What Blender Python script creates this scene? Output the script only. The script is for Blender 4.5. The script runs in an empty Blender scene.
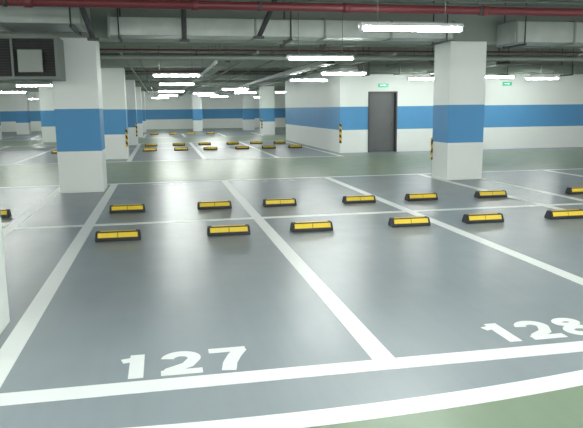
import bpy, bmesh, math, random
from mathutils import Vector, Matrix
random.seed(4)
scene=bpy.context.scene
COL=scene.collection
scene.view_settings.view_transform='Standard'
scene.view_settings.look='None'
scene.view_settings.exposure=0.0

# ---------------- materials ----------------
def new_mat(name):
    m=bpy.data.materials.new(name); m.use_nodes=True
    nt=m.node_tree; b=nt.nodes['Principled BSDF']
    return m,nt,b
def simple(name,col,rough=0.5,metal=0.0,var=0.06,scale=6.0,bump=0.0,emis=None,es=0.0):
    m,nt,b=new_mat(name)
    tc=nt.nodes.new('ShaderNodeTexCoord'); n=nt.nodes.new('ShaderNodeTexNoise')
    n.inputs['Scale'].default_value=scale; n.inputs['Detail'].default_value=4
    nt.links.new(tc.outputs['Object'],n.inputs['Vector'])
    mr=nt.nodes.new('ShaderNodeMapRange'); mr.inputs['To Min'].default_value=1-var; mr.inputs['To Max'].default_value=1+var
    nt.links.new(n.outputs['Fac'],mr.inputs['Value'])
    mx=nt.nodes.new('ShaderNodeVectorMath'); mx.operation='SCALE'
    mx.inputs[0].default_value=col
    nt.links.new(mr.outputs[0],mx.inputs['Scale'])
    nt.links.new(mx.outputs[0],b.inputs['Base Color'])
    b.inputs['Roughness'].default_value=rough; b.inputs['Metallic'].default_value=metal
    if emis:
        b.inputs['Emission Color'].default_value=(*emis,1); b.inputs['Emission Strength'].default_value=es
    return m
def gt(nt,src,val):
    n=nt.nodes.new('ShaderNodeMath'); n.operation='GREATER_THAN'; nt.links.new(src,n.inputs[0]); n.inputs[1].default_value=val; return n.outputs[0]
def mth(nt,op,a,b):
    n=nt.nodes.new('ShaderNodeMath'); n.operation=op
    nt.links.new(a,n.inputs[0]); 
    if isinstance(b,(int,float)): n.inputs[1].default_value=b
    else: nt.links.new(b,n.inputs[1])
    return n.outputs[0]
def mixc(nt,f,a,b):
    n=nt.nodes.new('ShaderNodeMix'); n.data_type='RGBA'
    nt.links.new(f,n.inputs[0])
    for s,i in ((a,6),(b,7)):
        if isinstance(s,tuple): n.inputs[i].default_value=(*s,1)
        else: nt.links.new(s,n.inputs[i])
    return n.outputs[2]
def banded(name):
    m,nt,b=new_mat(name)
    g=nt.nodes.new('ShaderNodeNewGeometry'); s=nt.nodes.new('ShaderNodeSeparateXYZ')
    nt.links.new(g.outputs['Position'],s.inputs[0])
    z=s.outputs['Z']
    n=nt.nodes.new('ShaderNodeTexNoise'); n.inputs['Scale'].default_value=1.3; n.inputs['Detail'].default_value=5
    nt.links.new(g.outputs['Position'],n.inputs['Vector'])
    lo=gt(nt,z,0.82); hi=gt(nt,z,1.64)
    band=mth(nt,'SUBTRACT',lo,hi)
    white=mixc(nt,n.outputs['Fac'],(0.79,0.83,0.80),(0.86,0.89,0.86))
    blue=mixc(nt,n.outputs['Fac'],(0.09,0.29,0.55),(0.11,0.33,0.60))
    c=mixc(nt,band,white,blue)
    nt.links.new(c,b.inputs['Base Color']); b.inputs['Roughness'].default_value=0.6
    b.inputs['Specular IOR Level'].default_value=0.3
    return m
M_band=banded('painted_band')
YC0,YCK=3.06,0.042
def floor_mat():
    m,nt,b=new_mat('epoxy_floor')
    g=nt.nodes.new('ShaderNodeNewGeometry'); s=nt.nodes.new('ShaderNodeSeparateXYZ')
    nt.links.new(g.outputs['Position'],s.inputs[0]); y=s.outputs['Y']; x=s.outputs['X']
    tot=None
    for a,c in ((3.06,14.65),(20.9,32.3),(38.6,50.0)):
        v=mth(nt,'SUBTRACT',gt(nt,y,a),gt(nt,y,c))
        tot=v if tot is None else mth(nt,'ADD',tot,v)
    dx=mth(nt,'SUBTRACT',x,0.5); q=mth(nt,'MULTIPLY',dx,dx); q=mth(nt,'MINIMUM',q,7.0)
    q=mth(nt,'MULTIPLY',q,YCK); q=mth(nt,'ADD',q,YC0)
    n3=nt.nodes.new('ShaderNodeMath'); n3.operation='LESS_THAN'; nt.links.new(y,n3.inputs[0]); nt.links.new(q,n3.inputs[1])
    n4=nt.nodes.new('ShaderNodeMath'); n4.operation='GREATER_THAN'; nt.links.new(y,n4.inputs[0]); n4.inputs[1].default_value=2.9
    inv=mth(nt,'SUBTRACT',n4.outputs[0],n3.outputs[0])
    inv=mth(nt,'MAXIMUM',inv,0.0)
    t2=nt.nodes.new('ShaderNodeMath'); t2.operation='LESS_THAN'; nt.links.new(y,t2.inputs[0]); t2.inputs[1].default_value=5.0
    inv=mth(nt,'MULTIPLY',inv,t2.outputs[0])
    far=mth(nt,'MULTIPLY',tot,gt(nt,y,5.0))
    tot=mth(nt,'MAXIMUM',far,inv)
    n1=nt.nodes.new('ShaderNodeTexNoise'); n1.inputs['Scale'].default_value=0.8; n1.inputs['Detail'].default_value=8; n1.inputs['Roughness'].default_value=0.65
    nt.links.new(g.outputs['Position'],n1.inputs['Vector'])
    n2=nt.nodes.new('ShaderNodeTexNoise'); n2.inputs['Scale'].default_value=2.5; n2.inputs['Detail'].default_value=6
    nt.links.new(g.outputs['Position'],n2.inputs['Vector'])
    mp=nt.nodes.new('ShaderNodeMapping'); mp.inputs['Scale'].default_value=(9,0.6,1)
    nt.links.new(g.outputs['Position'],mp.inputs['Vector'])
    n5=nt.nodes.new('ShaderNodeTexNoise'); n5.inputs['Scale'].default_value=1.0; n5.inputs['Detail'].default_value=5
    nt.links.new(mp.outputs[0],n5.inputs['Vector'])
    ff=mth(nt,'MULTIPLY',n5.outputs['Fac'],0.4); ff=mth(nt,'ADD',ff,mth(nt,'MULTIPLY',n1.outputs['Fac'],0.6))
    grey=mixc(nt,ff,(0.225,0.26,0.29),(0.325,0.36,0.385))
    green=mixc(nt,ff,(0.185,0.245,0.175),(0.265,0.335,0.245))
    nt.links.new(mixc(nt,tot,green,grey),b.inputs['Base Color'])
    r=nt.nodes.new('ShaderNodeMapRange'); r.inputs['To Min'].default_value=0.25; r.inputs['To Max'].default_value=0.42
    nt.links.new(n2.outputs['Fac'],r.inputs['Value']); nt.links.new(r.outputs[0],b.inputs['Roughness'])
    b.inputs['Specular IOR Level'].default_value=0.33
    return m
M_floor=floor_mat()
M_line=simple('line_paint',(0.90,0.92,0.91),0.4,var=0.03,scale=2)
M_worn=simple('worn_line_paint',(0.5,0.54,0.54),0.4,var=0.1,scale=4)
M_ceil=simple('ceiling_paint',(0.34,0.38,0.34),0.8,var=0.12,scale=1.2)
M_beam=simple('beam_paint',(0.33,0.37,0.33),0.7,var=0.16,scale=1.0)
M_red=simple('red_pipe_paint',(0.15,0.025,0.03),0.4,var=0.15)
M_dred=simple('dark_red_pipe_paint',(0.12,0.025,0.03),0.5,var=0.15)
M_galv=simple('galvanised_steel',(0.48,0.52,0.49),0.42,metal=0.3,var=0.22,scale=3)
M_pipe=simple('grey_pipe_paint',(0.17,0.20,0.175),0.5,var=0.1)
M_mid=simple('grey_green_paint',(0.28,0.315,0.28),0.5,var=0.12,scale=2)
M_dark=simple('dark_iron',(0.05,0.055,0.055),0.55,var=0.2)
M_slat=simple('black_grille',(0.02,0.021,0.021),0.6,var=0.2)
M_rubber=simple('black_rubber',(0.018,0.018,0.02),0.55,var=0.2,scale=20)
M_yel=simple('yellow_reflector',(0.85,0.60,0.035),0.4,var=0.06,scale=20)
M_house=simple('white_enamel',(0.80,0.83,0.82),0.4)
M_tube=simple('lit_tube',(0.9,0.95,0.95),0.4,emis=(0.95,1.0,0.95),es=118.0)
M_door=simple('door_grey',(0.12,0.128,0.13),0.5,var=0.15,scale=2)
M_frame=simple('door_frame_dark',(0.06,0.062,0.065),0.45)
M_chrome=simple('chrome',(0.6,0.6,0.6),0.25,metal=1.0)
M_green=simple('sign_green',(0.02,0.3,0.15),0.4,emis=(0.03,0.5,0.3),es=0.6)
M_signw=simple('sign_white',(0.9,0.95,0.9),0.4,emis=(0.9,1.0,0.9),es=0.8)
def stripe_mat():
    m,nt,b=new_mat('hazard_stripes')
    g=nt.nodes.new('ShaderNodeNewGeometry'); s=nt.nodes.new('ShaderNodeSeparateXYZ')
    nt.links.new(g.outputs['Position'],s.inputs[0])
    a=mth(nt,'ADD',s.outputs['X'],s.outputs['Z']); a=mth(nt,'ADD',a,s.outputs['Y']); a=mth(nt,'MULTIPLY',a,5.0)
    fr=nt.nodes.new('ShaderNodeMath'); fr.operation='FRACT'; nt.links.new(a,fr.inputs[0])
    nt.links.new(mixc(nt,gt(nt,fr.outputs[0],0.5),(0.02,0.02,0.02),(0.75,0.48,0.02)),b.inputs['Base Color'])
    b.inputs['Roughness'].default_value=0.5
    return m
M_haz=stripe_mat()

# ---------------- helpers ----------------
def obj_from_bm(name,bm,mats,loc=(0,0,0)):
    bmesh.ops.recalc_face_normals(bm,faces=bm.faces)
    me=bpy.data.meshes.new(name); bm.to_mesh(me); bm.free()
    for m in (mats if isinstance(mats,(list,tuple)) else [mats]): me.materials.append(m)
    o=bpy.data.objects.new(name,me); o.location=loc; COL.objects.link(o); return o
def add_box(bm,x0,x1,y0,y1,z0,z1,mi=0,bev=0.0):
    r=bmesh.ops.create_cube(bm,size=1.0)
    vs=r['verts']
    bmesh.ops.scale(bm,vec=(x1-x0,y1-y0,z1-z0),verts=vs)
    bmesh.ops.translate(bm,vec=((x0+x1)/2,(y0+y1)/2,(z0+z1)/2),verts=vs)
    fs={f for v in vs for f in v.link_faces}
    for f in fs: f.material_index=mi
    if bev:
        es=list({e for v in vs for e in v.link_edges})
        bmesh.ops.bevel(bm,geom=es,offset=bev,segments=2,affect='EDGES',profile=0.5)
def box(name,x0,x1,y0,y1,z0,z1,mat,bev=0.0,loc=None):
    bm=bmesh.new()
    if loc is None: loc=((x0+x1)/2,(y0+y1)/2,z0)
    add_box(bm,x0-loc[0],x1-loc[0],y0-loc[1],y1-loc[1],z0-loc[2],z1-loc[2],0,bev)
    return obj_from_bm(name,bm,mat,loc)
def add_cyl(bm,p0,p1,r,seg=14,mi=0):
    p0=Vector(p0);p1=Vector(p1);d=p1-p0
    q=d.to_track_quat('Z','Y').to_matrix().to_4x4()
    mt=Matrix.Translation((p0+p1)/2)@q
    res=bmesh.ops.create_cone(bm,cap_ends=True,cap_tris=False,segments=seg,radius1=r,radius2=r,depth=d.length,matrix=mt)
    for v in res['verts']:
        for f in v.link_faces:
            f.material_index=mi
            if len(f.verts)==4: f.smooth=True
def structure(o): o['kind']='structure'; return o
def thing(o,label,cat,group=None):
    o['label']=label; o['category']=cat
    if group: o['group']=group
    return o
def empty(name,loc):
    e=bpy.data.objects.new(name,None); e.empty_display_size=0.1; e.location=loc; COL.objects.link(e); return e
def child(o,p):
    o.parent=p; return o
def rod(par,a,b,r,mat,name='hanger_rod',seg=6):
    bm=bmesh.new(); add_cyl(bm,a,b,r,seg); child(obj_from_bm(name,bm,mat),par)

ZC=3.9; ZB=2.98
# ---------------- room ----------------
structure(box('floor',-24,24,-8,56,-0.2,0,M_floor,loc=(0,0,0)))
structure(box('ceiling',-24,24,-8,56,ZC,ZC+0.2,M_ceil))
structure(box('wall_far',-24,24,55.8,56.0,0,ZC,M_band))
CX=6.26; CY=22.4
bm=bmesh.new()
DX0,DX1,DH=7.3,8.4,2.17
add_box(bm,CX,DX0,CY,CY+0.25,0,ZC)
add_box(bm,DX1,24,CY,CY+0.25,0,ZC)
add_box(bm,DX0,DX1,CY,CY+0.25,DH,ZC)
structure(obj_from_bm('wall_front',bm,M_band))
structure(box('wall_side',CX,CX+0.25,CY+0.25,32.8,0,ZC,M_band))
structure(box('wall_back',CX+0.25,24,32.55,32.8,0,ZC,M_band))
for i,y in enumerate((4.7,13.62,21.8,31.3,40.2,49.1)):
    w=0.28
    structure(box('trim_%d'%(i+1),-24,24 if not 22<y<33 else CX,y-w,y+w,ZB,ZC,M_beam))

# ---------------- door ----------------
d=box('door_1',DX0+0.05,DX1-0.05,CY+0.17,CY+0.22,0.01,DH-0.05,M_door,0.004,loc=(DX0,CY,0)); structure(d)
bm=bmesh.new()
add_box(bm,0,0.05,-0.02,0.25,0,DH); add_box(bm,1.05,1.1,-0.02,0.25,0,DH); add_box(bm,0.05,1.05,-0.02,0.25,DH-0.05,DH)
child(obj_from_bm('door_frame',bm,M_frame),d)
bm=bmesh.new(); add_cyl(bm,(0.95,0.17,1.0),(0.95,0.11,1.0),0.012); add_cyl(bm,(0.95,0.115,1.0),(0.82,0.115,1.0),0.011)
child(obj_from_bm('door_handle',bm,M_chrome),d)
def exit_sign(x,z,lab):
    bm=bmesh.new(); add_box(bm,-0.18,0.18,-0.05,0.0,0,0.13,0,0.006)
    sg=obj_from_bm('exit_sign',bm,M_green,(x,CY,z)); thing(sg,lab,'sign','lit exit signs')
    bm=bmesh.new()
    vs=[bm.verts.new(v) for v in ((-0.12,-0.053,0.055),(0.02,-0.053,0.055),(0.02,-0.053,0.03),(0.11,-0.053,0.065),(0.02,-0.053,0.10),(0.02,-0.053,0.075),(-0.12,-0.053,0.075))]
    bm.faces.new(vs); child(obj_from_bm('arrow_mark',bm,M_signw),sg)
exit_sign(7.85,2.32,'small green lit emergency exit sign above the steel door')
exit_sign(12.7,2.36,'small green lit emergency exit sign high on the wall')

# ---------------- columns ----------------
def column(x0,y0,label,w=0.84,dp=0.84):
    bm=bmesh.new(); add_box(bm,0,w,0,dp,0,ZB,0,0.012)
    o=obj_from_bm('concrete_column',bm,M_band,(x0,y0,0))
    return thing(o,label,'column','square columns of the parking hall')
LBL='square white concrete column with painted blue band'
column(-2.05,4.26,LBL+' beside the numbered bay')
column(-2.02,13.2,LBL+' at the end of the wheel stop rows')
column(6.11,13.15,LBL+' facing the steel door')
for y in (22.1,31.0,39.9,48.8): column(-1.98,y,LBL)
for y in (39.9,48.8): column(6.1,y,LBL)
for y in (31.0,39.9,48.8): column(-10.1,y,LBL)
column(14.2,39.9,LBL)
for x,y in ((-6.1,35.4),(-6.1,48.8),(2.3,48.8),(-13.6,48.8)): column(x,y,LBL,0.7,0.7)
def guard(x,y,sx,sy,z0=0.4,h=0.6,l=0.05):
    bm=bmesh.new(); t=0.02
    add_box(bm,*sorted((sx*t,-sx*l)),*sorted((0,sy*t)),0,h)
    add_box(bm,*sorted((0,sx*t)),*sorted((0,-sy*l)),0,h)
    o=obj_from_bm('corner_guard',bm,M_haz,(x+sx*0.001,y+sy*0.001,z0))
    thing(o,'black and yellow striped rubber guard on a corner','corner guard','striped corner guards')
guard(6.11,13.99,-1,1,0.4,0.5); guard(CX,CY,-1,-1,0.35,0.7); guard(-1.14,22.1,1,-1)
guard(-1.14,31.0,1,-1); guard(6.1,39.9,-1,-1)

# ---------------- floor markings ----------------
def line(x0,x1,y0,y1,lab):
    bm=bmesh.new(); cx,cy=(x0+x1)/2,(y0+y1)/2
    add_box(bm,x0-cx,x1-cx,y0-cy,y1-cy,0,0.003)
    o=obj_from_bm('parking_line',bm,M_line,(cx,cy,0.0)); thing(o,lab,'floor marking','white parking bay lines')
W=0.075
def hl(y,x0,x1,lab,w=W): line(x0,x1,y-w,y+w,lab)
def vl(x,y0,y1,lab,w=W): line(x-w,x+w,y0,y1,lab)
hl(3.66,-14,18,'white painted line closing the numbered bays',0.083)
bm=bmesh.new()
rows=[]
def yc(x): return YC0+YCK*min((x-0.5)**2,7.0)
xs=[-14,-8]+[-3+i*0.2 for i in range(34)]+[8,18]
for x in xs:
    c=yc(x); rows.append([bm.verts.new((x,c+dy-3,z)) for dy,z in ((-0.085,0),(-0.085,0.003),(0.085,0.003),(0.085,0))])
for a,b in zip(rows,rows[1:]):
    for i in range(4): bm.faces.new((a[i],a[(i+1)%4],b[(i+1)%4],b[i]))
bm.faces.new(rows[0]); bm.faces.new(rows[-1][::-1])
o=obj_from_bm('parking_line',bm,M_line,(0,3,0)); thing(o,'wide curved white painted line bordering the green driveway','floor marking','white parking bay lines')
hl(9.33,-14,18,'white painted line between two rows of bays')
hl(14.6,-14,18,'white painted line along the green driveway')
for x in (-9.4,-7.0,-4.55,-2.13,-1.07,1.34,3.73,6.05,6.98,9.38,11.78):
    vl(x,3.743,9.255,'white painted line dividing parking bays'); vl(x,9.405,14.525,'white painted line dividing parking bays')
hl(20.95,-14,6.0,'white painted line along the green driveway'); hl(27.9,-14,6.0,'white painted line between two rows of bays'); hl(32.2,-14,6.0,'white painted line along the green driveway')
for x in (-9.4,-7.0,-4.55,-2.13,-1.07,1.34,3.73,5.9):
    vl(x,21.025,27.825,'white painted line dividing parking bays'); vl(x,27.975,32.125,'white painted line dividing parking bays')
hl(38.7,-16,14,'white painted line along the green driveway'); hl(44.5,-16,14,'white painted line between two rows of bays')
for x in (-9.4,-7.0,-4.55,-2.13,-1.07,1.34,3.73,6.05): vl(x,38.775,44.425,'white painted line dividing parking bays')

# bold painted digits
def offs(pts,hw,closed):
    n=len(pts); Lp=[];Rp=[]
    for i in range(n):
        if closed: a=pts[i-1]; c=pts[(i+1)%n]
        else: a=pts[max(i-1,0)]; c=pts[min(i+1,n-1)]
        b=pts[i]
        d1=Vector((b[0]-a[0],b[1]-a[1])); d2=Vector((c[0]-b[0],c[1]-b[1]))
        if d1.length<1e-9: d1=d2
        if d2.length<1e-9: d2=d1
        d1.normalize(); d2.normalize()
        n1=Vector((-d1.y,d1.x)); n2=Vector((-d2.y,d2.x)); m=(n1+n2).normalized()
        k=hw/max(m.dot(n1),0.45)
        Lp.append((b[0]+m.x*k,b[1]+m.y*k)); Rp.append((b[0]-m.x*k,b[1]-m.y*k))
    return Lp,Rp
def ribbon(bm,pts,hw,closed,T,z=0.003):
    Lp,Rp=offs(pts,hw,closed)
    top=[(bm.verts.new((*T(a),z)),bm.verts.new((*T(b),z))) for a,b in zip(Lp,Rp)]
    bot=[(bm.verts.new((*T(a),0)),bm.verts.new((*T(b),0))) for a,b in zip(Lp,Rp)]
    n=len(pts); rng=range(n if closed else n-1)
    for i in rng:
        j=(i+1)%n
        bm.faces.new((top[i][0],top[i][1],top[j][1],top[j][0]))
        bm.faces.new((bot[i][0],bot[j][0],bot[j][1],bot[i][1]))
        bm.faces.new((top[i][0],top[j][0],bot[j][0],bot[i][0]))
        bm.faces.new((top[i][1],bot[i][1],bot[j][1],top[j][1]))
    if not closed:
        for i in (0,-1): bm.faces.new((top[i][0],bot[i][0],bot[i][1],top[i][1]))
def arc(cx,cy,rx,ry,a0,a1,n=14):
    return [(cx+rx*math.cos(math.radians(a0+(a1-a0)*i/n)),cy+ry*math.sin(math.radians(a0+(a1-a0)*i/n))) for i in range(n+1)]
HW=0.1
def digit(bm,ch,x,y,w,h):
    T=lambda p:(x+p[0]*h*1.0,y+p[1]*h)
    U=w/h
    if ch=='1':
        c=U-HW*1.2
        ribbon(bm,[(c,0.0),(c,1.0)],HW*1.2,False,T)
        ribbon(bm,[(c+0.02,0.88),(c-0.1,0.79),(c-0.25,0.75)],HW*0.9,False,T,0.0026)
    elif ch=='2':
        rx=U/2-HW*1.1
        pts=arc(U/2,0.68,rx,0.32-HW*1.1,175,-25,20)+[(U*0.66,0.38),(HW*1.6,0.2),(HW*1.1,HW*0.9)]
        ribbon(bm,pts,HW*1.1,False,T)
        ribbon(bm,[(0.0,HW),(U,HW)],HW,False,T,0.0028)
    elif ch=='7':
        ribbon(bm,[(0.0,1-HW),(U,1-HW)],HW,False,T)
        ribbon(bm,[(U-HW*0.9,1-HW),(U*0.66,0.62),(U*0.5,0.32),(U*0.42,0.0)],HW*1.2,False,T,0.0028)
    elif ch=='8':
        ribbon(bm,arc(U/2,0.755,U/2-HW-0.04,0.245-HW,0,360,26)[:-1],HW*0.98,True,T)
        ribbon(bm,arc(U/2,0.29,U/2-HW,0.29-HW,0,360,26)[:-1],HW*1.02,True,T,0.0028)
def number(txt,x0,x1,y0,h,mat=None,rot=0.0,lab=None):
    Wd=x1-x0
    cells=((0.0,0.18),(0.31,0.625),(0.695,1.0))
    if txt[1]=='1': cells=((0.0,0.18),(0.34,0.52),(0.695,1.0))
    bm=bmesh.new(); cx=(x0+x1)/2
    for ch,(a,b) in zip(txt,cells): digit(bm,ch,x0+a*Wd-cx,0,(b-a)*Wd,h)
    o=obj_from_bm('bay_number',bm,mat or M_line,(cx,y0,0.0)); o.rotation_euler=(0,0,rot)
    thing(o,lab or 'white painted bay number %s on the floor'%txt,'floor number','painted bay numbers')
number('127',-0.32,0.49,3.79,0.38)
number('128',2.235,3.02,3.84,0.375)
for x,t in ((0.13,'118'),(2.53,'117')):
    number(t,x-0.4,x+0.4,14.4,0.4,M_worn,math.pi,'faint worn bay number facing the green driveway')

# ---------------- wheel stops ----------------
def wheel_stop_proto():
    L=0.275; H=0.115; D=0.09
    bm=bmesh.new()
    prof=[(-D,0.0),(-D,0.03),(-0.05,H),(0.05,H),(D,0.03),(D,0.0)]
    ends=[]
    for sx in (-1,1):
        ends.append([bm.verts.new((sx*(L-(0.008 if z>0.05 else 0)),y,z)) for y,z in prof])
    n=len(prof)
    for i in range(n):
        j=(i+1)%n; bm.faces.new((ends[0][i],ends[0][j],ends[1][j],ends[1][i]))
    bm.faces.new(ends[0]); bm.faces.new(list(reversed(ends[1])))
    bmesh.ops.bevel(bm,geom=list(bm.edges),offset=0.005,segments=2,affect='EDGES')
    body=obj_from_bm('rubber_body',bm,M_rubber)
    refl=[]
    for sy in (-1,1):
        def P(x,k,o):
            y=D+(0.05-D)*k; z=0.03+(H-0.03)*k
            return (x,sy*(y+o*0.9),z+o*0.42)
        for a,b in ((-L+0.035,-0.004),(0.004,L-0.035)):
            bm=bmesh.new()
            q=[P(a,0.2,0.004),P(b,0.2,0.004),P(b,0.85,0.004),P(a,0.85,0.004)]
            q2=[P(a,0.2,-0.004),P(b,0.2,-0.004),P(b,0.85,-0.004),P(a,0.85,-0.004)]
            v=[bm.verts.new(c) for c in q]; w=[bm.verts.new(c) for c in q2]
            bm.faces.new(v); bm.faces.new(w[::-1])
            for i in range(4): bm.faces.new((v[i],w[i],w[(i+1)%4],v[(i+1)%4]))
            refl.append(obj_from_bm('reflector_strip',bm,M_yel))
    bm=bmesh.new(); add_box(bm,-L+0.06,L-0.06,-0.024,0.024,H-0.004,H+0.003); refl.append(obj_from_bm('top_strip',bm,M_yel))
    return [body]+refl
protos=wheel_stop_proto()
first=[True]
def wheel_stop(x,y,rot=0.0,lab='black rubber wheel stop with yellow reflective strips'):
    e=empty('wheel_stop',(x,y,0.003)); e.rotation_euler=(0,0,rot)
    for pr in protos:
        o=pr if first[0] else pr.copy()
        if not first[0]: COL.objects.link(o)
        o.parent=e
    first[0]=False
    thing(e,lab,'wheel stop','rubber wheel stops on the bays')
for x in (-0.59,0.79,1.89,3.26,4.35,5.63): wheel_stop(x,8.16,random.uniform(-.02,.02))
for x in (-3.9,-2.62,-0.59,0.79,1.87,3.25,4.38,5.69,7.5,8.8): wheel_stop(x,10.43,random.uniform(-.02,.02))
wheel_stop(-2.75,8.3); wheel_stop(7.7,8.3)
for y in (26.0,29.6):
    for x in (-3.9,-2.8,-0.5,0.72,1.88,3.16,4.25,5.35): wheel_stop(x,y)
for x in (-0.5,0.72,1.88,3.16): wheel_stop(x,43.2)

# ---------------- fluorescent lights, some added as fill ----------------
def light_proto():
    parts=[]
    bm=bmesh.new()
    prof=[(-0.085,0.035),(-0.045,0.075),(0.045,0.075),(0.085,0.035),(0.081,0.033),(0.04,0.068),(-0.04,0.068),(-0.081,0.033)]
    A=[bm.verts.new((-0.63,y,z)) for y,z in prof]; B=[bm.verts.new((0.63,y,z)) for y,z in prof]
    n=len(prof)
    for i in range(n): bm.faces.new((A[i],A[(i+1)%n],B[(i+1)%n],B[i]))
    for q in (A,B):
        bm.faces.new((q[0],q[1],q[6],q[7])); bm.faces.new((q[1],q[2],q[5],q[6])); bm.faces.new((q[2],q[3],q[4],q[5]))
    add_box(bm,-0.63,-0.6,-0.045,0.045,-0.02,0.075); add_box(bm,0.6,0.63,-0.045,0.045,-0.02,0.075)
    parts.append(obj_from_bm('reflector_housing',bm,M_house))
    bm=bmesh.new(); add_cyl(bm,(-0.6,0.0,0.015),(0.6,0.0,0.015),0.032,10)
    parts.append(obj_from_bm('lamp_tube',bm,M_tube))
    for sx in (-1,1):
        bm=bmesh.new(); add_cyl(bm,(sx*0.42,0,0.07),(sx*0.42,0,ZC-2.5),0.006,6)
        parts.append(obj_from_bm('hanger_rod',bm,M_pipe))
    return parts
lp=light_proto(); lfirst=[True]
def lamp(x,y):
    e=empty('fluorescent_light',(x,y,2.5))
    for pr in lp:
        o=pr if lfirst[0] else pr.copy()
        if not lfirst[0]: COL.objects.link(o)
        o.parent=e
    lfirst[0]=False
    thing(e,'lit fluorescent batten lamp hanging from thin rods','lamp','hanging fluorescent lamps')  # label shared by the seen lamps and the added fill lamps
L=[(2.94,7.4),(2.95,11.9),(4.85,17.0),(4.8,21.0),(0.45,17.9),(0.6,23.9),(0.55,33),(0.5,43),(0.0,51),(2.5,38.5),(4.2,47.5),(4.7,36.6),(3.4,30.0),(-4.4,24.8),(-4.6,19.8),(-6.9,33),(-6.5,43),(8.55,20.2),(10.45,19.1),(12.75,20.2),
   (6.9,35.8),(-3.8,38),(3.0,42.0),
   (-9.5,27),(-9.8,37.6),(-12,44),(-9.5,51),(-4.5,50.5),(7.5,50.5),  # fill lamps added to brighten the far left and far wall
   (-1.0,2.0),(3.0,2.0),(1.0,3.9),(4.6,4.0),(-3.2,3.9),(-5.0,7.5),(-4.5,14.6),(8.5,7.5),(10.2,11.4),(1.0,-0.5),(5.6,1.0),(-3.5,0.5),(6.6,6.0),(3.2,-1.5)]  # unseen lamps added outside the view to brighten the near floor
for x,y in L: lamp(x,y)

# ---------------- services ----------------
def run(name,p0,p1,r,mat,label,cat,hang=3.0,coupl=0.0,heads=None,seg=14,clamps=False):
    p0=Vector(p0);p1=Vector(p1)
    bm=bmesh.new(); d=p1-p0
    add_cyl(bm,(0,0,0),d,r,seg)
    o=obj_from_bm(name,bm,mat,p0); thing(o,label,cat)
    n=max(1,int(d.length/hang)); u=d.normalized()
    if coupl:
        for i in range(1,int(d.length/coupl)):
            c=u*coupl*i
            bm=bmesh.new(); add_cyl(bm,c-u*0.05,c+u*0.05,r*1.25)
            child(obj_from_bm('pipe_coupling',bm,mat),o)
    for i in range(n):
        c=u*((i+0.5)*d.length/n)
        rod(o,c,(c.x,c.y,ZC-p0.z),0.012 if clamps else 0.008,M_pipe)
        if clamps:
            bm=bmesh.new(); add_cyl(bm,c-u*0.02,c+u*0.02,r*1.18); child(obj_from_bm('pipe_clamp',bm,M_dark),o)
    if heads:
        for hx in heads:
            bm=bmesh.new(); add_cyl(bm,(hx-p0.x,0,0),(hx-p0.x,0,-0.12),0.012,6); add_cyl(bm,(hx-p0.x,0,-0.14),(hx-p0.x,0,-0.12),0.03,10)
            child(obj_from_bm('sprinkler_head',bm,mat),o)
    return o
run('fire_pipe',(-10,9.0,2.98),(16,9.0,2.98),0.058,M_red,'maroon painted fire main hung below the ceiling','pipe',3.0,2.1,clamps=True)
GP='grey painted service pipe crossing the hall'
run('service_pipe',(-10,10.2,3.18),(16,10.2,3.18),0.035,M_mid,'thin grey painted service pipe','pipe')
run('service_pipe',(-10,15.2,2.77),(16,15.2,2.77),0.05,M_mid,GP,'pipe')
run('service_pipe',(-10,15.6,3.15),(16,15.6,3.15),0.07,M_mid,GP,'pipe')
run('sprinkler_pipe',(-10,16.2,3.03),(16,16.2,3.03),0.022,M_dred,'thin red sprinkler pipe with pendant heads','pipe',3,0,(-3.2,0.9,2.8,4.6,8))
run('service_pipe',(-10,18.5,3.08),(16,18.5,3.08),0.06,M_pipe,GP,'pipe')
run('sprinkler_pipe',(-10,25.0,3.03),(6.2,25.0,3.03),0.022,M_dred,'thin red sprinkler pipe with pendant heads','pipe',3,0,(-3.2,0.9,2.8,4.6))
run('service_pipe',(-10,27.6,3.08),(6.2,27.6,3.08),0.06,M_pipe,GP,'pipe')
run('service_pipe',(-14,35,3.08),(16,35,3.08),0.06,M_pipe,GP,'pipe')
for x,z,r in ((-0.85,2.9,0.03),(2.3,2.92,0.035),(5.7,2.9,0.04),(-2.6,2.88,0.04)):
    run('service_pipe',(x,15.4,z),(x,54,z),r,M_mid,'grey painted service pipe running along the hall','pipe',4.0)
CL='thin grey electrical conduit below the ceiling'
for y,z,x1,m in ((12.35,3.6,16,M_pipe),(12.2,3.72,16,M_mid),(11.0,3.45,16,M_pipe),(10.8,3.3,16,M_mid),(14.5,3.35,16,M_pipe),(17.5,3.35,16,M_mid),(19.6,3.14,16,M_pipe),(20.5,3.35,16,M_mid),(24.2,3.14,6.2,M_mid),(29.0,3.14,6.2,M_pipe),(33.6,3.14,14,M_mid),(36.2,3.14,14,M_pipe)):
    run('conduit',(-12,y,z),(x1,y,z),0.022,m,CL,'conduit',5.0,seg=8)
for x,z,y1 in ((-2.83,2.95,50),(-0.5,2.94,50),(0.0,2.94,22),(3.15,2.94,50),(4.5,2.94,34),(5.45,2.94,50),(7.3,2.94,20.5),(9.4,2.94,20.5),(11.4,2.94,20.5)):
    run('conduit',(x,15.75,z),(x,y1,z),0.02,M_pipe,CL,'conduit',5.0,seg=8)

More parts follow.
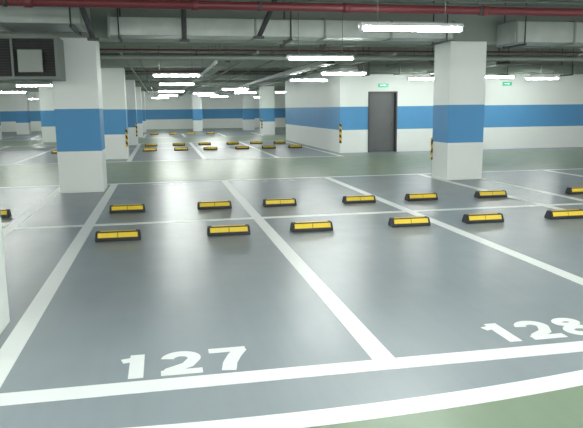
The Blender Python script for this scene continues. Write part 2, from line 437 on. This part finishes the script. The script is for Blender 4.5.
def tray(x,y0,y1,z,w=0.3):
    bm=bmesh.new()
    add_box(bm,-w/2,w/2,0,y1-y0,0,0.015); add_box(bm,-w/2,-w/2+0.012,0,y1-y0,0.015,0.1); add_box(bm,w/2-0.012,w/2,0,y1-y0,0.015,0.1)
    o=obj_from_bm('cable_tray',bm,M_pipe,(x,y0,z)); thing(o,'grey steel cable tray hung below the beams','cable tray')
    n=int((y1-y0)/4)
    for i in range(n):
        for s in (-1,1): rod(o,(s*(w/2+0.01),(i+.3)*4,-0.02),(s*(w/2+0.01),(i+.3)*4,ZC-z),0.007,M_pipe,'tray_hanger')
        bm=bmesh.new(); add_box(bm,-w/2-0.03,w/2+0.03,(i+.3)*4-0.02,(i+.3)*4+0.02,-0.03,0)
        child(obj_from_bm('tray_bracket',bm,M_pipe),o)
tray(1.5,15.5,54,2.68); tray(4.05,15.5,54,2.66); tray(8.6,15.4,19.8,2.64,0.4)

def duct(x0,x1,y0,y1,z0,z1,label,mat=None):
    mat=mat or M_galv
    bm=bmesh.new(); ox,oy,oz=x0,y0,z0
    add_box(bm,0,x1-x0,0,y1-y0,0,z1-z0,0,0.01)
    o=obj_from_bm('air_duct',bm,mat,(ox,oy,oz)); thing(o,label,'duct')
    Ln=(x1-x0)
    n=max(int(Ln/1.2),1); e=0.03
    for i in range(n+1):
        c=min(max(i*Ln/n,0.03),Ln-0.03)
        bm=bmesh.new(); add_box(bm,c-0.02,c+0.02,-e,y1-y0+e,-e,z1-z0+e); child(obj_from_bm('duct_flange',bm,M_mid),o)
    k=max(n//2,1)
    for i in range(k+1):
        c=0.2+i*(Ln-0.4)/k
        for yy in (-0.045,y1-y0+0.045): rod(o,(c,yy,-0.05),(c,yy,ZC-oz),0.014,M_dark,'duct_hanger')
        bm=bmesh.new(); add_box(bm,c-0.02,c+0.02,-0.08,y1-y0+0.08,-0.07,-0.03); child(obj_from_bm('duct_bracket',bm,M_dark),o)
duct(-6.5,-1.2,11.5,12.7,3.03,3.5,'bulky silvery galvanised air duct above the fan unit')
duct(-0.9,5.95,12.6,13.2,2.97,3.3,'broad galvanised duct in front of the beam')
duct(7.2,14,12.45,13.2,2.9,3.32,'large galvanised air duct beside the beam')
duct(-9,-2.95,17.2,17.9,2.8,3.1,'galvanised air duct over the driveway')
duct(12.0,16,16.6,17.2,3.0,3.25,'galvanised air duct over the driveway')
duct(-9,-2.95,26.0,26.7,2.75,3.05,'galvanised air duct above parking bays')
duct(6.6,17,20.85,21.4,2.72,3.0,'dark grey painted duct along the service wall',M_pipe)
duct(-0.7,3.8,22.7,23.3,3.08,3.4,'dark grey painted duct crossing the hall',M_pipe)
duct(2.45,3.75,14.0,14.3,3.0,3.25,'short silvery duct section above a lamp')

def strut(x,y,z0,slant,lab='dark iron strut hanging from the ceiling'):
    bm=bmesh.new()
    add_cyl(bm,(0,0,0),(slant,0,ZC-z0),0.045,8)
    add_box(bm,-0.09,0.09,-0.06,0.06,-0.02,0.02)
    add_box(bm,slant-0.1,slant+0.1,-0.08,0.08,ZC-z0-0.02,ZC-z0)
    o=obj_from_bm('hanger_strut',bm,M_dark,(x,y,z0)); thing(o,lab,'strut','iron hanger struts')
strut(-1.03,11.2,2.75,-0.35); strut(0.45,11.6,2.78,0.0); strut(1.75,11.6,2.85,0.5); strut(6.9,15.9,2.75,0.7)

# fan unit next to the left column
FZ=2.15; e=empty('fan_unit',(-2.72,12.45,FZ))
bm=bmesh.new(); w=1.0;dpt=0.42;hh=0.74
add_box(bm,-w,w,-dpt,dpt,hh-0.05,hh); add_box(bm,-w,w,-dpt,dpt,0,0.05)
add_box(bm,-w,-w+0.05,-dpt,dpt,0.05,hh-0.05); add_box(bm,w-0.05,w,-dpt,dpt,0.05,hh-0.05); add_box(bm,-w+0.05,w-0.05,dpt-0.05,dpt,0.05,hh-0.05)
child(obj_from_bm('casing',bm,M_pipe),e)
for i in range(14):
    z=0.06+i*0.046
    bm=bmesh.new(); add_box(bm,-w+0.05,w-0.05,-dpt+0.03,-dpt+0.06,z,z+0.014)
    child(obj_from_bm('grille_slat',bm,M_slat),e)
for mx in (-0.45,0.25):
    bm=bmesh.new(); add_box(bm,mx-0.02,mx+0.02,-dpt+0.01,-dpt+0.03,0.05,hh-0.05); child(obj_from_bm('mullion',bm,M_pipe),e)
bm=bmesh.new(); add_box(bm,0.35,0.75,-dpt-0.06,-dpt,0.12,0.5,0,0.008); child(obj_from_bm('control_box',bm,M_mid),e)
bm=bmesh.new(); add_box(bm,-w+0.05,w-0.05,-dpt+0.1,-dpt+0.12,0.05,hh-0.05); child(obj_from_bm('back_panel',bm,M_slat),e)
for sx in (-1,1):
    rod(e,(sx*(w-0.1),0,hh),(sx*(w-0.1),0,2.95-FZ),0.012,M_dark)
thing(e,'dark louvred ventilation fan unit beside a column','fan unit')

# ---------------- world + camera ----------------
w=bpy.data.worlds.new('world'); scene.world=w; w.use_nodes=True
w.node_tree.nodes['Background'].inputs[0].default_value=(0.96,0.99,0.96,1); w.node_tree.nodes['Background'].inputs[1].default_value=1.9

f,p,ya,ro=642.5,0.16263,0.19609,0.01129
r=Vector((math.cos(ya),-math.sin(ya),0)); fw=Vector((math.sin(ya)*math.cos(p),math.cos(ya)*math.cos(p),-math.sin(p)))
dn=Vector((-math.sin(p)*math.sin(ya),-math.sin(p)*math.cos(ya),-math.cos(p)))
cr=math.cos(ro)*r+math.sin(ro)*dn; cd=-math.sin(ro)*r+math.cos(ro)*dn
cam=bpy.data.cameras.new('camera'); co=bpy.data.objects.new('camera',cam); COL.objects.link(co)
up=-cd; bk=-fw
co.matrix_world=Matrix(((cr.x,up.x,bk.x,0),(cr.y,up.y,bk.y,0),(cr.z,up.z,bk.z,1.6),(0,0,0,1)))
cam.sensor_width=36; cam.sensor_fit='HORIZONTAL'; cam.lens=36*f/583
cam.clip_start=0.05; cam.clip_end=200
scene.camera=co
